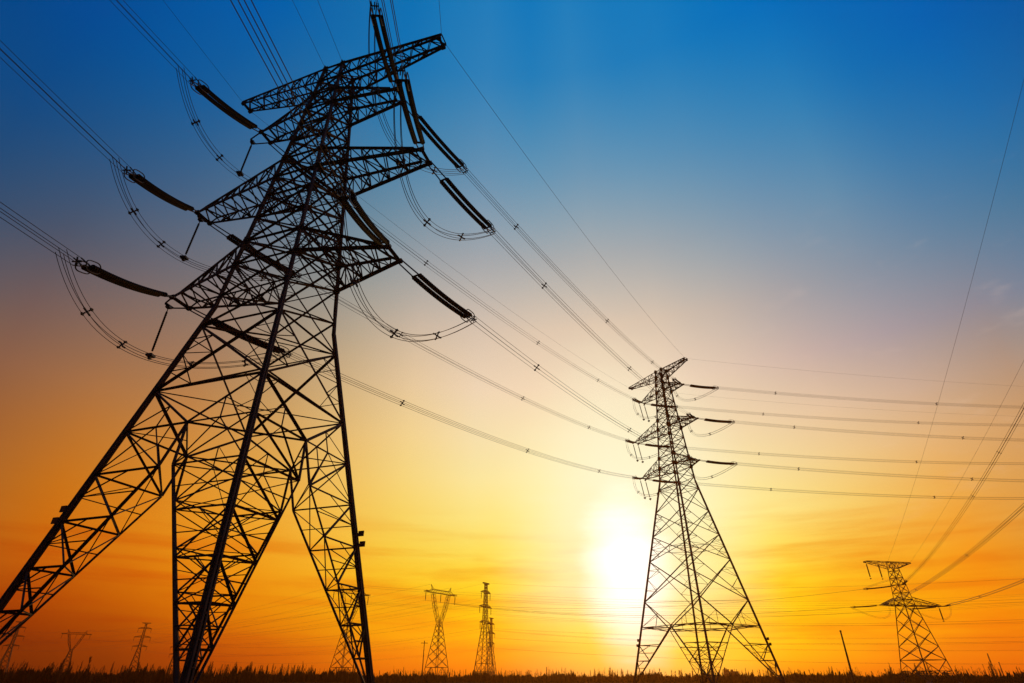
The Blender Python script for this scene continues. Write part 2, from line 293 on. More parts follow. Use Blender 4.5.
def tension_tower(name, T, sp):
    root = empty(name, (T.x, T.y, 0), T.yaw)
    W = sp['W']; zr, zv = sp['zring'], sp['zv']
    # four corner posts
    for k in CS:
        m = MB()
        if sp.get('built_up'):
            g0, g1 = sp['built_up']; leg_chord(m, T, k, 0.0, T.z1, sp['cw'], (g0, g1), 0.95)
            leg_chord(m, T, k, T.z1, sp['zup'], sp['cw'] * 0.85, (g1 * 0.9, g1 * 0.7), 1.2)
            m.bar(T.c(k, sp['zup']), T.c(k, T.zT), sp['leg_top'])
        else:
            m.bar(T.c(k, 0), T.c(k, T.z1), sp['leg_low']); m.bar(T.c(k, T.z1), T.c(k, T.zT), sp['leg_top'])
        m.build('leg', STEEL, root)
        fb = MB(); p = T.c(k, 0.15); fb.box((p[0], p[1], 0.1), (1.5, 1.5, 0.7)); fb.build('foundation', CONCRETE, root)
        # pyramid frame that braces the foot
        m = MB(); foot = T.c(k, 0.25); zk = zr * sp.get('kz', 0.81)
        fs = [f for f in FACES if k in f]; chords = []
        for f in fs:
            Kp = lerp(T.mid(f, zk), T.c(k, zk), sp.get('kf', 0.1)); chords.append(Kp)
            m.bar(foot, Kp, W['chord']); m.bar(Kp, T.mid(f, zr), W['chord'] * .9); m.bar(T.c(k, zr), Kp, W['brace'])
            m.bar(T.c(k, zr), T.mid(f, zr), W['brace'])
            q = lerp(T.c(k, zr), T.mid(f, zr), 0.5); m.bar(q, Kp, W['brace'] * 0.8)
            m.bar(T.c(k, zk), q, W['red'])
        lv = [zk * t for t in sp['rings']]
        nodes = []
        for z in lv:
            t = (z - 0.25) / (zk - 0.25); nodes.append((T.c(k, z), [lerp(foot, Kp, t) for Kp in chords]))
        for i, (Lp, cp) in enumerate(nodes):
            m.bar(Lp, cp[0], W['brace']); m.bar(Lp, cp[1], W['brace']); m.bar(cp[0], cp[1], W['red'])
            if i + 1 < len(nodes):
                L2, c2 = nodes[i + 1]
                # rings run from top to bottom
                for j in (0, 1):
                    m.bar(Lp, c2[j], W['brace'])
                    md = lerp(Lp, c2[j], 0.5)
                    m.bar(md, lerp(Lp, L2, 0.5), W['red']); m.bar(md, lerp(cp[j], c2[j], 0.5), W['red']); m.bar(lerp(Lp, L2, .5), lerp(Lp, cp[j], .55), W['red'])
                m.bar(cp[0], c2[1], W['red']); m.bar(cp[1], c2[0], W['red'])
        m.build('leg_frame', STEEL, root)
    # waist: ring, V panel, crossed panels up to the lowest arm
    m = MB(); mids = [T.mid(f, zr) for f in FACES]
    for i in range(4):
        m.bar(mids[i], mids[(i + 1) % 4], W['brace']); f = FACES[i]
        q0, q1 = lerp(mids[i], mids[(i + 1) % 4], 0.5), T.c(FACES[i][1], zr); m.bar(q0, q1, W['red'])
        m.bar(T.c(f[0], zv), mids[i], W['diag']); m.bar(T.c(f[1], zv), mids[i], W['diag'])
        if sp.get('vbeam', True): m.bar(T.c(f[0], zv), T.c(f[1], zv), W['brace'] * 1.15)
        for k in f:
            h = lerp(T.c(k, zv), mids[i], 0.5); m.bar(T.c(k, zr), h, W['red']); m.bar(lerp(T.c(k, zr), mids[i], 0.5), h, W['red'])
    for i, (za, zb) in enumerate(zip(sp['low'], sp['low'][1:])):
        for f in FACES: x_panel(m, T, f, za, zb, W['diag'] if i == 0 else W['brace'] * 1.1, W['red'] if i < sp.get('nred', 1) else 0, W['brace'] if zb in sp['horiz'] else None)
    for z in (zv, *sp['horiz']):
        m.bar(T.c('A', z), T.c('C', z), W['red']); m.bar(T.c('B', z), T.c('D', z), W['red'])
    for z in sp.get('xring', ()):
        ms = [T.mid(f, z) for f in FACES]
        for i, f in enumerate(FACES):
            m.bar(T.c(f[0], z), ms[i], W['red']); m.bar(T.c(f[1], z), ms[i], W['red']); m.bar(ms[i], ms[(i + 1) % 4], W['red'] * 1.3)
    m.build('waist_frame', STEEL, root)
    m = MB()
    for za, zb in zip(sp['up'], sp['up'][1:]):
        for f in FACES: x_panel(m, T, f, za, zb, W['up'], W['red'] * .8 if sp.get('upred') else 0, W['up'])
        m.bar(T.c('A', zb), T.c('C', zb), W['red']); m.bar(T.c('B', zb), T.c('D', zb), W['red'])
    if sp.get('gusset'):
        g = sp['gusset']
        for a in sp['arms']:
            for z in ((a['z'] - a['dep'], a['z']) if a.get('earth') else (a['z'], a['z'] + a['dep'])):
                for k in CS:
                    P = T.c(k, z); m.bar(P - np.array((0, CS[k][1] * g * .15, g * .6)), P + np.array((0, -CS[k][1] * g * .15, g * .6)), g, 'B', .09); m.bar(P - np.array((0, 0, g * .55)), P + np.array((0, 0, g * .55)), .09, 'B', g)
    m.build('upper_body', STEEL, root)
    # arms
    for a in sp['arms']:
        for sd in (-1, 1):
            L = a['L'][0 if sd < 0 else 1]
            if not L: continue
            arm(root, T, sp, a, sd, L)
    for (k, z0, off, sz) in sp.get('plates', []):
        for dz in (0, sz[2] * 1.9):
            p = T.c(k, z0 + dz); m = MB(); m.box((p[0] + off[0], p[1] + off[1], p[2]), sz)
            m.bar((p[0], p[1], p[2]), (p[0] + off[0], p[1] + off[1], p[2]), 0.06); m.build('number_plate', PLATE, root)
    return root

def arm(root, T, sp, a, sd, L):
    W = sp['W']; z, dep, d, n = a['z'], a['dep'], a['d'], a.get('n', 6)
    ks = (('A', 'D') if sd < 0 else ('B', 'C')); m = MB()
    tipz = a.get('tipz', 0.0)
    sg = np.array((sd, 1, 1))
    low, top = [], []
    for j, k in enumerate(ks):
        v = (-d if j == 0 else d)
        if a.get('earth'):
            b0, t0 = T.c(k, z - dep), T.c(k, z); b1, t1 = np.array((sd * (L - 0.25), v, z - 0.35)), np.array((sd * L, v, z))
        else:
            b0, t0 = T.c(k, z), T.c(k, z + dep); b1, t1 = np.array((sd * L, v, z)), np.array((sd * (L - 0.7), v * 0.95, z + 0.42))
        low.append((b0, b1)); top.append((t0, t1))
        m.bar(b0, b1, W['arm'] if not a.get('earth') else W['arm'] * 0.75); m.bar(t0, t1, W['arm'] * 0.8)
    P = lambda pr, t: lerp(pr[0], pr[1], t)
    lw = W['lace']
    for i in range(n):
        t0, t1 = i / n, (i + 1) / n
        if i % 2: t0, t1 = t1, t0
        m.bar(P(low[0], t0), P(low[1], t1), lw); m.bar(P(top[0], t0), P(top[1], t1), lw * .8)
        for j in (0, 1):
            m.bar(P(low[j], t0), P(top[j], t1), lw)
            m.bar(P(low[j], (i + 1) / n), P(top[j], (i + 1) / n), lw * .8)
        if i % 2 == 0: m.bar(P(low[0], (i + 1) / n), P(low[1], (i + 1) / n), lw); m.bar(P(low[0], t0), P(top[1], t1), lw * .7)
    m.bar(low[0][1], low[1][1], W['arm'] * .9); m.bar(top[0][1], top[1][1], lw); m.bar(low[0][1], top[0][1], lw); m.bar(low[1][1], top[1][1], lw)
    for j in (0, 1):
        m.box(low[j][1], (W['arm'] * 1.8, W['arm'] * 1.2, W['arm'] * 1.3))
    o = m.build('earth_wire_arm' if a.get('earth') else 'cross_arm', STEEL, root)
    if sd < 0 and a.get('nose'):
        m = MB(); e = a['nose']
        m.bar((-L, -d, z), (-(L + e), -d * .45, z - .02), W['arm'] * .6); m.bar((-L, d, z), (-(L + e), d * .45, z - .02), W['arm'] * .6)
        m.bar((-(L + e), -d * .45, z - .02), (-(L + e), d * .45, z - .02), W['arm'] * .7)
        m.build('jumper_bracket', STEEL, o)
    return o

# ------------------------------------------------------------------ insulators and wires
def disc_string(m, A, B, sag, r=0.165, pitch=0.20, seg=10):
    A = np.asarray(A, float); B = np.asarray(B, float); Ln = np.linalg.norm(B - A); n = max(4, int(Ln / pitch))
    pts, rs = [], []
    for i in range(n):
        for t, k in ((0, .86), (.2, 1.0), (.5, 1.0), (.72, .87)):
            s = (i + t) / n; P = lerp(A, B, s); P = P - np.array((0, 0, 4 * sag * s * (1 - s))); pts.append(P); rs.append(r * k)
    m.tube(pts, rs, seg)

def ring(m, c, ax_l, ax_w, hl, hw_, r=0.028):
    pts = []
    for i in range(21):
        th = 2 * math.pi * i / 20; pts.append(c + ax_l * hl * math.copysign(abs(math.cos(th)) ** .6, math.cos(th)) + ax_w * hw_ * math.copysign(abs(math.sin(th)) ** .6, math.sin(th)))
    o = len(m.v)
    for i in range(20): m.bar(pts[i], pts[i + 1], r * 2, 'B', r * 2)

def tension_string(A, B, label, group, sag=0.25, half=0.27, near=0.17, far=0.09, r=0.19, seg=10):
    """double string of discs from arm tip A to conductor clamp B"""
    A = np.asarray(A, float); B = np.asarray(B, float); root = empty('insulator_string', A); D = B - A; Ln = np.linalg.norm(D)
    dh = D / Ln; side = np.cross(dh, (0, 0, 1.)); side /= np.linalg.norm(side); up = np.cross(side, dh)
    cv = lambda t: D * t - np.array((0, 0, 4 * sag * t * (1 - t)))
    for sgn in (-1, 1):
        m = MB(); disc_string(m, cv(near) + side * half * sgn, cv(1 - far) + side * half * sgn, sag * .75, r, 0.2, seg); m.build('disc_string', PORCELAIN, root)
        m = MB(); m.bar(side * half * .75 * sgn, cv(near) + side * half * sgn, 0.075, 'B'); m.build('link_rod', HARDWARE, root)
    for t in (near * .97, 1 - far):
        m = MB(); P = cv(t); m.bar(P - side * (half + .1), P + side * (half + .1), 0.16, 'B', 0.05); m.build('yoke_plate', HARDWARE, root)
    m = MB(); P = cv(1 - far)
    for sx in (-.23, .23):
        for sz in (-.23, .23): m.bar(P + side * sx, D + side * sx + up * sz, 0.06, 'B')
    m.bar(D - side * .3, D + side * .3, .07, 'B'); m.bar(D - up * .3, D + up * .3, .07, 'B')
    m.build('clamp', HARDWARE, root)
    for sgn in (-1, 1):
        m = MB(); ring(m, cv(1 - far * 1.1) + side * (half + .06) * sgn, dh, up, 0.62, 0.36); m.build('grading_ring', HARDWARE, root)
    tag(root, label, 'insulator string', group); return root

def jumper_string(A, drop, lean, label, group, r=0.07):
    A = np.asarray(A, float); root = empty('jumper_string', A); B = np.array((lean[0], lean[1], -drop))
    m = MB(); m.tube([(0, 0, 0), B * .12], .035, 5); m.tube([B * .12 , B * .9], [r, r], 8)
    pts = []; rs = []
    for i in range(18):
        for t, k in ((0, .8), (.3, 1.35), (.6, .8)): pts.append(B * (.14 + .74 * (i + t) / 18)); rs.append(r * k)
    m.tube(pts, rs, 8); m.build('disc_string', PORCELAIN, root)
    m = MB(); m.box(B * .02, (.34, .34, .22)); m.build('hanger', HARDWARE, root)
    m = MB(); m.box(B + np.array((0, 0, .05)), (.5, .5, .16)); m.box(B, (.2, .2, .5)); m.build('weight', HARDWARE, root)
    tag(root, label, 'insulator string', group); return root

def bundle(name, pts, label, cat, group, r=0.021, half=0.225, spacers=(), count=4, end_taper=True):
    """conductors strung side by side along pts with cross-shaped spacers"""
    pts = [np.asarray(p, float) for p in pts]; root = empty(name, pts[0]); o = pts[0]; n = len(pts)
    fr = []
    for i in range(n):
        d = pts[min(i + 1, n - 1)] - pts[max(i - 1, 0)]; d /= np.linalg.norm(d)
        s = np.cross(d, (0, 0, 1.)); s /= max(np.linalg.norm(s), 1e-6); fr.append((s, np.cross(s, d)))
    offs = [(-1, -1), (1, -1), (1, 1), (-1, 1)] if count == 4 else [(0, 0)]
    for a, b in offs:
        m = MB(); m.tube([p - o + f[0] * a * half + f[1] * b * half for p, f in zip(pts, fr)], r, 4, False); m.build('wire', CABLE, root)
    for t in spacers:
        i = min(n - 2, int(t * (n - 1))); u = t * (n - 1) - i; P = lerp(pts[i], pts[i + 1], u) - o; s, w = fr[i]; k = half + .07
        d = pts[i + 1] - pts[i]; d /= np.linalg.norm(d)
        m = MB(); q = half * 0.62
        for a, b in ((-1, -1), (1, -1), (1, 1), (-1, 1)):
            m.bar(P + (s * a + w * b) * q * .55, P + (s * a + w * b) * k, .075, 'B'); m.bar(P + (s * a + w * b) * half - d * .14, P + (s * a + w * b) * half + d * .14, .09, 'B')
        m.bar(P - s * q * .7, P + s * q * .7, .07, 'B'); m.bar(P - w * q * .7, P + w * q * .7, .07, 'B')
        m.build('spacer', HARDWARE, root)
    tag(root, label, cat, group); return root

def single_wire(pts, label, group, r=0.02, name='earth_wire', cat='wire'):
    pts = [np.asarray(p, float) for p in pts]; m = MB(); m.tube([p - pts[0] for p in pts], r, 4, False)
    return tag(m.build(name, CABLE, None, tuple(pts[0])), label, cat, group)

def hang(A, B, sag, n=48):
    A = np.asarray(A, float); B = np.asarray(B, float); out = []
    for i in range(n + 1):
        t = i / n; P = lerp(A, B, t); out.append(P - np.array((0, 0, 4 * sag * t * (1 - t))))
    return out

# ------------------------------------------------------------------ the big near pylon
W1 = dict(chord=.125, brace=.10, red=.055, diag=.145, up=.13, arm=.215, lace=.09)
T1 = Tower(-16.79, 33.85, -0.322, 7.06, 23.5, 2.83, 0.95, 52.04)
S1 = dict(W=W1, zring=13.96, zv=16.73, rings=(1.0, .77, .56, .385, .23), gusset=.5, built_up=(.105, .068), cw=.105, zup=25.0, leg_top=.21,
          low=(16.73, 21.83, 24.4, 27.3), horiz=(21.83, 27.3), nred=1, upred=True,
          up=(27.3, 29.6, 32.0, 34.4, 36.66, 38.9, 41.1, 43.4, 45.63, 47.8, 49.9, 52.04),
          arms=[dict(z=27.3, L=(10.11, 8.92), dep=2.3, d=.83, nose=1.2, n=7), dict(z=36.66, L=(11.12, 10.57), dep=2.25, d=.73, nose=.3, n=9),
                dict(z=45.63, L=(6.89, 7.34), dep=2.2, d=.66, nose=1.5, n=6), dict(z=52.04, L=(11.09, 11.09), dep=2.1, d=.5, earth=True, n=11)],
          plates=[('A', 8.75, (-.40, -.08, 0), (.38, .07, .33)), ('C', 8.9, (.40, .08, 0), (.38, .07, .33))])
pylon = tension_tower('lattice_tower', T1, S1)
tag(pylon, 'largest and nearest dark steel lattice pylon with four splayed legs', 'pylon', 'high voltage lattice pylons')

W2 = dict(chord=.20, brace=.13, red=.065, diag=.17, up=.13, arm=.24, lace=.09)
T2 = Tower(38.5, 129.52, -1.0, 10.19, 40.9, 2.82, 0.95, 69.8)
S2 = dict(W=W2, zring=10.7, zv=15.5, gusset=.75, kz=.96, kf=.03, vbeam=False, xring=(26.0,), rings=(.72, .45, .2), leg_low=.31, leg_top=.25,
          low=(15.5, 23.5, 28.7, 33.9, 39.1, 41.8, 44.3), horiz=(39.1, 44.3), nred=3,
          up=(44.3, 46.7, 49.2, 51.6, 53.98, 56.4, 58.9, 61.3, 63.81, 65.9, 67.9, 69.8),
          arms=[dict(z=44.3, L=(10.39, 6.6), dep=2.4, d=.7, n=6), dict(z=53.98, L=(11.39, 8.24), dep=2.4, d=.7, n=7),
                dict(z=63.81, L=(7.49, 5.9), dep=2.2, d=.65, n=5), dict(z=69.8, L=(11.48, 8.59), dep=2.0, d=.5, earth=True, n=8)],
          plates=[('A', 7.4, (-.55, 0, 0), (.5, .08, .5)), ('C', 7.4, (.55, 0, 0), (.5, .08, .5))])
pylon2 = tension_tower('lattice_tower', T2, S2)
tag(pylon2, 'second largest steel lattice pylon, standing just beside the sun glare', 'pylon', 'high voltage lattice pylons')

W3 = dict(chord=.24, brace=.16, red=.08, diag=.20, up=.15, arm=.26, lace=.11)
T3 = Tower(156.93, 247.57, 0.21, 6.4, 26.82, 2.4, 1.2, 42.9)
S3 = dict(W=W3, zring=4.0, zv=7.6, rings=(1.0, .5), leg_low=.36, leg_top=.30,
          low=(7.6, 12.1, 16.9, 21.7, 26.5), horiz=(26.5,), nred=0,
          up=(26.5, 28.6, 31.2, 34.15, 36.8, 39.4, 42.9),
          arms=[dict(z=26.54, L=(10.98, 16.84), dep=3.0, d=.7, n=8), dict(z=42.9, L=(12.5, 8.65), dep=2.6, d=.9, earth=True, n=6)])
pylon3 = tension_tower('lattice_tower', T3, S3)
tag(pylon3, 'mid sized lattice pylon far right with a flat top arm and one long lower arm', 'pylon', 'high voltage lattice pylons')

ARM = {4: 'lowest', 3: 'middle', 2: 'upper'}
A1 = {4: S1['arms'][0], 3: S1['arms'][1], 2: S1['arms'][2]}
A2 = {4: S2['arms'][0], 3: S2['arms'][1], 2: S2['arms'][2]}
def tip(T, A, k, sd, side, dz=0.0):
    a = A[k]; L = a['L'][0 if sd < 0 else 1]
    return T.world(sd * L, side * a['d'], a['z'] + dz)
BACK = {(2, -1): (.165, .248), (3, -1): (.010, .210), (4, -1): (-.012, .201), (4, 1): (.0275, .2137), (2, 1): (-.0535, .208), (3, 1): (-.0368, .2095)}
SIDE = {-1: 'left', 1: 'right'}
FS = {'g1': 'insulators on the near pylon', 'g2': 'insulators on the second pylon', 'g3': 'insulators on the far right pylon'}
for (k, sd), (az, s) in BACK.items():
    nm = '%s %s arm' % (ARM[k], SIDE[sd])
    A = tip(T1, A1, k, sd, -1); d = np.array((-math.sin(az), -math.cos(az), 0)); LB = {2: 8.2, 3: 8.2, 4: 9.2}[k]
    if sd > 0: LB = 9.2
    cv = lambda t: np.array((A[0] + d[0] * t, A[1] + d[1] * t, A[2] - 2.07 - s * t + .0006 * t * t))
    Bk = cv(LB); J0 = cv(LB + (1.3 if sd < 0 else .3))
    tension_string(A, Bk, 'long double insulator string, near pylon %s, viewer side' % nm, FS['g1'], sag=.28, half=.27, near=.13)
    far_t = 340.0
    ts = [LB + (far_t - LB) * (i / 70) ** 1.5 for i in range(71)]
    bundle('conductor_bundle', [cv(t) for t in ts], 'four parallel wires running overhead toward the viewer from the near pylon %s' % nm, 'power line', 'overhead conductors', r=.021,
           spacers=[(t / 70) for t in ()])
    # forward span to the second pylon
    A_f, B_f = tip(T1, A1, k, sd, 1), tip(T2, A2, k, sd, -1)
    span = hang(A_f, B_f, 2.62, 110); LN = np.linalg.norm(B_f - A_f)
    def at(m_): 
        t = m_ / LN; P = lerp(A_f, B_f, t); return P - np.array((0, 0, 4 * 2.62 * t * (1 - t)))
    F0 = at(10.2); F1 = at(LN - 6.5)
    tension_string(A_f, F0, 'double insulator string, near pylon %s, slanting toward the second pylon' % nm, FS['g1'], sag=.22, half=.27, near=.2)
    tension_string(B_f, F1, 'short dark insulator string, second pylon %s, facing the near pylon' % nm, FS['g2'], sag=.15, half=.3, near=.12, seg=6, r=.19)
    ts = [10.2 + (LN - 16.7) * i / 60 for i in range(61)]
    st = {(2, 1): (.123, .477, .786), (3, 1): (.129, .486, .80), (4, 1): (.14, .50, .81), (2, -1): (.143, .464, .752), (3, -1): (.159, .472, .76), (4, -1): (.163, .47, .778)}[(k, sd)]
    bundle('conductor_bundle', [at(t) for t in ts], 'four wire span with spacers from the near pylon %s to the second pylon' % nm, 'power line', 'overhead conductors', r=.023, spacers=st)
    # jumper loop under the arm
    n = 36; pts = []; drop = 4.6 if sd < 0 else 3.6
    if sd < 0:
        e = A1[k]['nose']; Jt = T1.world(-(A1[k]['L'][0] + e), 0, A1[k]['z'] - .05); dr = {2: 4.4, 3: 4.5, 4: 4.7}[k]
        out = T1.world(-(A1[k]['L'][0] + e + {2: .1, 3: .1, 4: -.15}[k]), -.1, 0) - T1.world(-(A1[k]['L'][0] + e), 0, 0)
        jumper_string(Jt, dr, (out[0], out[1]), 'slim rod insulator hanging from the near pylon %s, holding a wire loop' % nm, FS['g1'])
        Mj = Jt + out - np.array((0, 0, dr + .1))
    else:
        Mj = T1.world(A1[k]['L'][1] + .2, 0, A1[k]['z'] - 6.3)
    ctl = []
    for i in range(n + 1):
        t = i / n; q = 2 * Mj - 0.5 * (J0 + F0)
        pts.append((1 - t) ** 2 * J0 + 2 * t * (1 - t) * q + t * t * F0)
    bundle('jumper_loop', pts, 'slack loop of four wires hanging below the %s of the near pylon' % nm, 'power line', 'jumper loops of the near pylon', r=.023, half=.2, spacers=(.2, .38, .66, .85) if sd < 0 else (.25, .55, .8))
    # out of the second pylon toward the right
    A_o = tip(T2, A2, k, sd, 1); d2 = np.array((math.sin(1.4835), math.cos(1.4835), 0))
    co = lambda t: np.array((A_o[0] + d2[0] * t, A_o[1] + d2[1] * t, A_o[2] - .0705 * t + .00046 * t * t))
    O0 = co(8.8)
    tension_string(A_o, O0, 'double insulator string pointing right from the %s of the second pylon' % nm, FS['g2'], sag=.18, half=.3, near=.2, seg=6, r=.20)
    bundle('conductor_bundle', [co(8.8 + 145 * (i / 44)) for i in range(45)], 'four wire line leaving right from the second pylon %s' % nm, 'power line', 'overhead conductors', r=.022,
           spacers=(.16, .46, .76) if sd < 0 else (.10, .39, .68, .96))
    Mq = (A_o + B_f) / 2 - np.array((0, 0, 4.2 if sd < 0 else 4.4))
    if sd < 0:
        for q in (-.9, .9):
            P = T2.world(-(A2[k]['L'][0] + .5), q, A2[k]['z'] - .05)
            ld = T2.world(.9, 0, 0) - T2.world(0, 0, 0)
            jumper_string(P, 5.0, (ld[0], ld[1]), ('nearer' if q < 0 else 'farther') + ' of two rod insulators under the second pylon %s' % nm, FS['g2'], r=.09)
    pts = []
    for i in range(25):
        t = i / 24; q = 2 * Mq - .5 * (F1 + O0); pts.append((1 - t) ** 2 * F1 + 2 * t * (1 - t) * q + t * t * O0)
    bundle('jumper_loop', pts, 'slack loop of wires under the %s of the second pylon' % nm, 'power line', 'jumper loops of the second pylon', r=.02, half=.2, spacers=(.3, .7))

# earth wires
def eback(P, az, s, label):
    d = (-math.sin(az), -math.cos(az)); single_wire([(P[0] + d[0] * t, P[1] + d[1] * t, P[2] - s * t + .00035 * t * t) for t in [340 * (i / 60) ** 1.5 for i in range(61)]], label, 'earth wires', .017)
eback(T1.world(-11.09, -.5, 52.04), .17, .14, 'single thin wire from the left end of the near pylon top arm toward the viewer')
eback(T1.world(11.09, -.5, 52.04), -.05, .14, 'single thin wire from the right end of the near pylon top arm toward the viewer')
eback(T1.world(-.95, -.95, 52.1), .10, .14, 'faint thin wire from the left peak on top of the near pylon toward the viewer')
eback(T1.world(.95, -.95, 52.1), .06, .14, 'faint thin wire from the right peak on top of the near pylon toward the viewer')
single_wire(hang(T1.world(11.09, .5, 52.0), T2.world(8.59, -.5, 69.8), 2.0), 'single thin wire from the near pylon right top end to the second pylon top', 'earth wires', .019)
single_wire(hang(T1.world(-11.09, .5, 52.0), T2.world(-11.48, -.5, 69.8), 2.0), 'single thin wire from the near pylon left top end to the second pylon top', 'earth wires', .019)
for sd, L in ((1, 8.59), (-1, 11.48)):
    P = T2.world(sd * L, .5, 69.8); d2 = (math.sin(1.4835), math.cos(1.4835))
    single_wire([(P[0] + d2[0] * t, P[1] + d2[1] * t, P[2] - .075 * t + .00035 * t * t) for t in [150 * i / 40 for i in range(41)]], 'single thin wire leaving right from the %s top end of the second pylon' % ('near' if sd > 0 else 'far'), 'earth wires', .014)

# ------------------------------------------------------------------ third line, far right
def gather3():
    atts = {'m': ('body', T3.world(0, -2.0, 34.15), T3.world(0, 2.0, 34.15), (.357, -.030)), 'l': ('lower left arm', T3.world(-10.98, -.6, 26.54), T3.world(-10.98, .6, 26.54), (.306, .023)),
            'r': ('lower right arm', T3.world(16.84, -.6, 26.54), T3.world(16.84, .6, 26.54), (.283, .032))}
    ends = {}
    for k, (nm, P, Q, (az, s)) in atts.items():
        d = np.array((-math.sin(az), -math.cos(az)))
        cv = lambda t: np.array((P[0] + d[0] * t, P[1] + d[1] * t, P[2] - s * t + .0005 * t * t))
        B = cv(8.5); tension_string(P, B, 'insulator string, far right pylon %s, upper right side' % nm, FS['g3'], sag=.15, half=.3, near=.15, seg=6, r=.2)
        bundle('conductor_bundle', [cv(8.5 + 290 * i / 90) for i in range(91)], 'four wire line rising to the upper right from the far right pylon %s' % nm, 'power line', 'overhead conductors', r=.042, half=.28,
               spacers={'m': (.33, .415, .50, .6), 'l': (.13, .3, .46), 'r': (.10, .22, .36)}[k])
        ends[k] = (nm, Q, B)
    return ends
ends3 = gather3()
for sd, (az, s) in ((-1, (.40, -.0987)), (1, (.40, -.048))):
    P = T3.world(-2.4 if sd < 0 else 8.5, -.9, 42.9); d = (-math.sin(az), -math.cos(az))
    single_wire([(P[0] + d[0] * t, P[1] + d[1] * t, P[2] - s * t + .0002 * t * t) for t in [300 * i / 80 for i in range(81)]], 'thin single wire rising steeply from the %s of the far right pylon top' % ('middle' if sd < 0 else 'right end'), 'earth wires', .026)
for u, nm in ((-12.2, 'left end'), (-6.6, 'left part')):
    jumper_string(T3.world(u, 0, 42.4), 6.2, (0, 0), 'rod insulator hanging below the %s of the far right pylon top arm' % nm, FS['g3'], r=.2)
jumper_string(T3.world(15.9, 0, 26.4), 5.2, (0, 0), 'rod insulator hanging from the long lower arm of the far right pylon', FS['g3'], r=.2)

# ------------------------------------------------------------------ distant pylons
WF = dict(chord=.25, brace=.16, red=.08, diag=.20, up=.15, arm=.26, lace=.10)
def far_double(x, y, yaw, H, label, sc=1.0, short=''):
    f = H / 52.0; T = Tower(x, y, yaw, 4.9 * f, 30 * f, 1.25 * f, 0.6 * f, H)
    W = {k: v * sc for k, v in WF.items()}
    S = dict(W=W, zring=5 * f, zv=9 * f, rings=(1.0, .5), leg_low=.42 * sc, leg_top=.36 * sc, low=[z * f for z in (9, 14, 18.5, 22.5, 26, 30)], horiz=(), nred=0,
             up=[z * f for z in (30, 33, 36, 39, 42, 45, 48, 52)],
             arms=[dict(z=30 * f, L=(6.5 * f, 6.5 * f), dep=1.5 * f, d=.3, n=3), dict(z=38.5 * f, L=(7.5 * f, 7.5 * f), dep=1.5 * f, d=.3, n=3), dict(z=46.5 * f, L=(6 * f, 6 * f), dep=1.4 * f, d=.3, n=3),
                   dict(z=52 * f, L=(4 * f, 4 * f), dep=1.1 * f, d=.25, earth=True, n=2)])
    r = tension_tower('lattice_tower', T, S); tag(r, label, 'pylon', 'distant pylons on the horizon')
    atts = []
    for lv_, z, L in (('lowest', 30, 6.5), ('middle', 38.5, 7.5), ('upper', 46.5, 6)):
        for sd in (-1, 1):
            P = T.world(sd * L * f, 0, z * f); atts.append(P - np.array((0, 0, 3.6 * f)))
            jumper_string(P, 3.6 * f, (0, 0), 'tiny insulator under %s %s arm of %s' % (lv_, SIDE[sd], short), 'insulators on the distant pylons', r=.16)
    atts.append(T.world(0, 0, H)); return atts

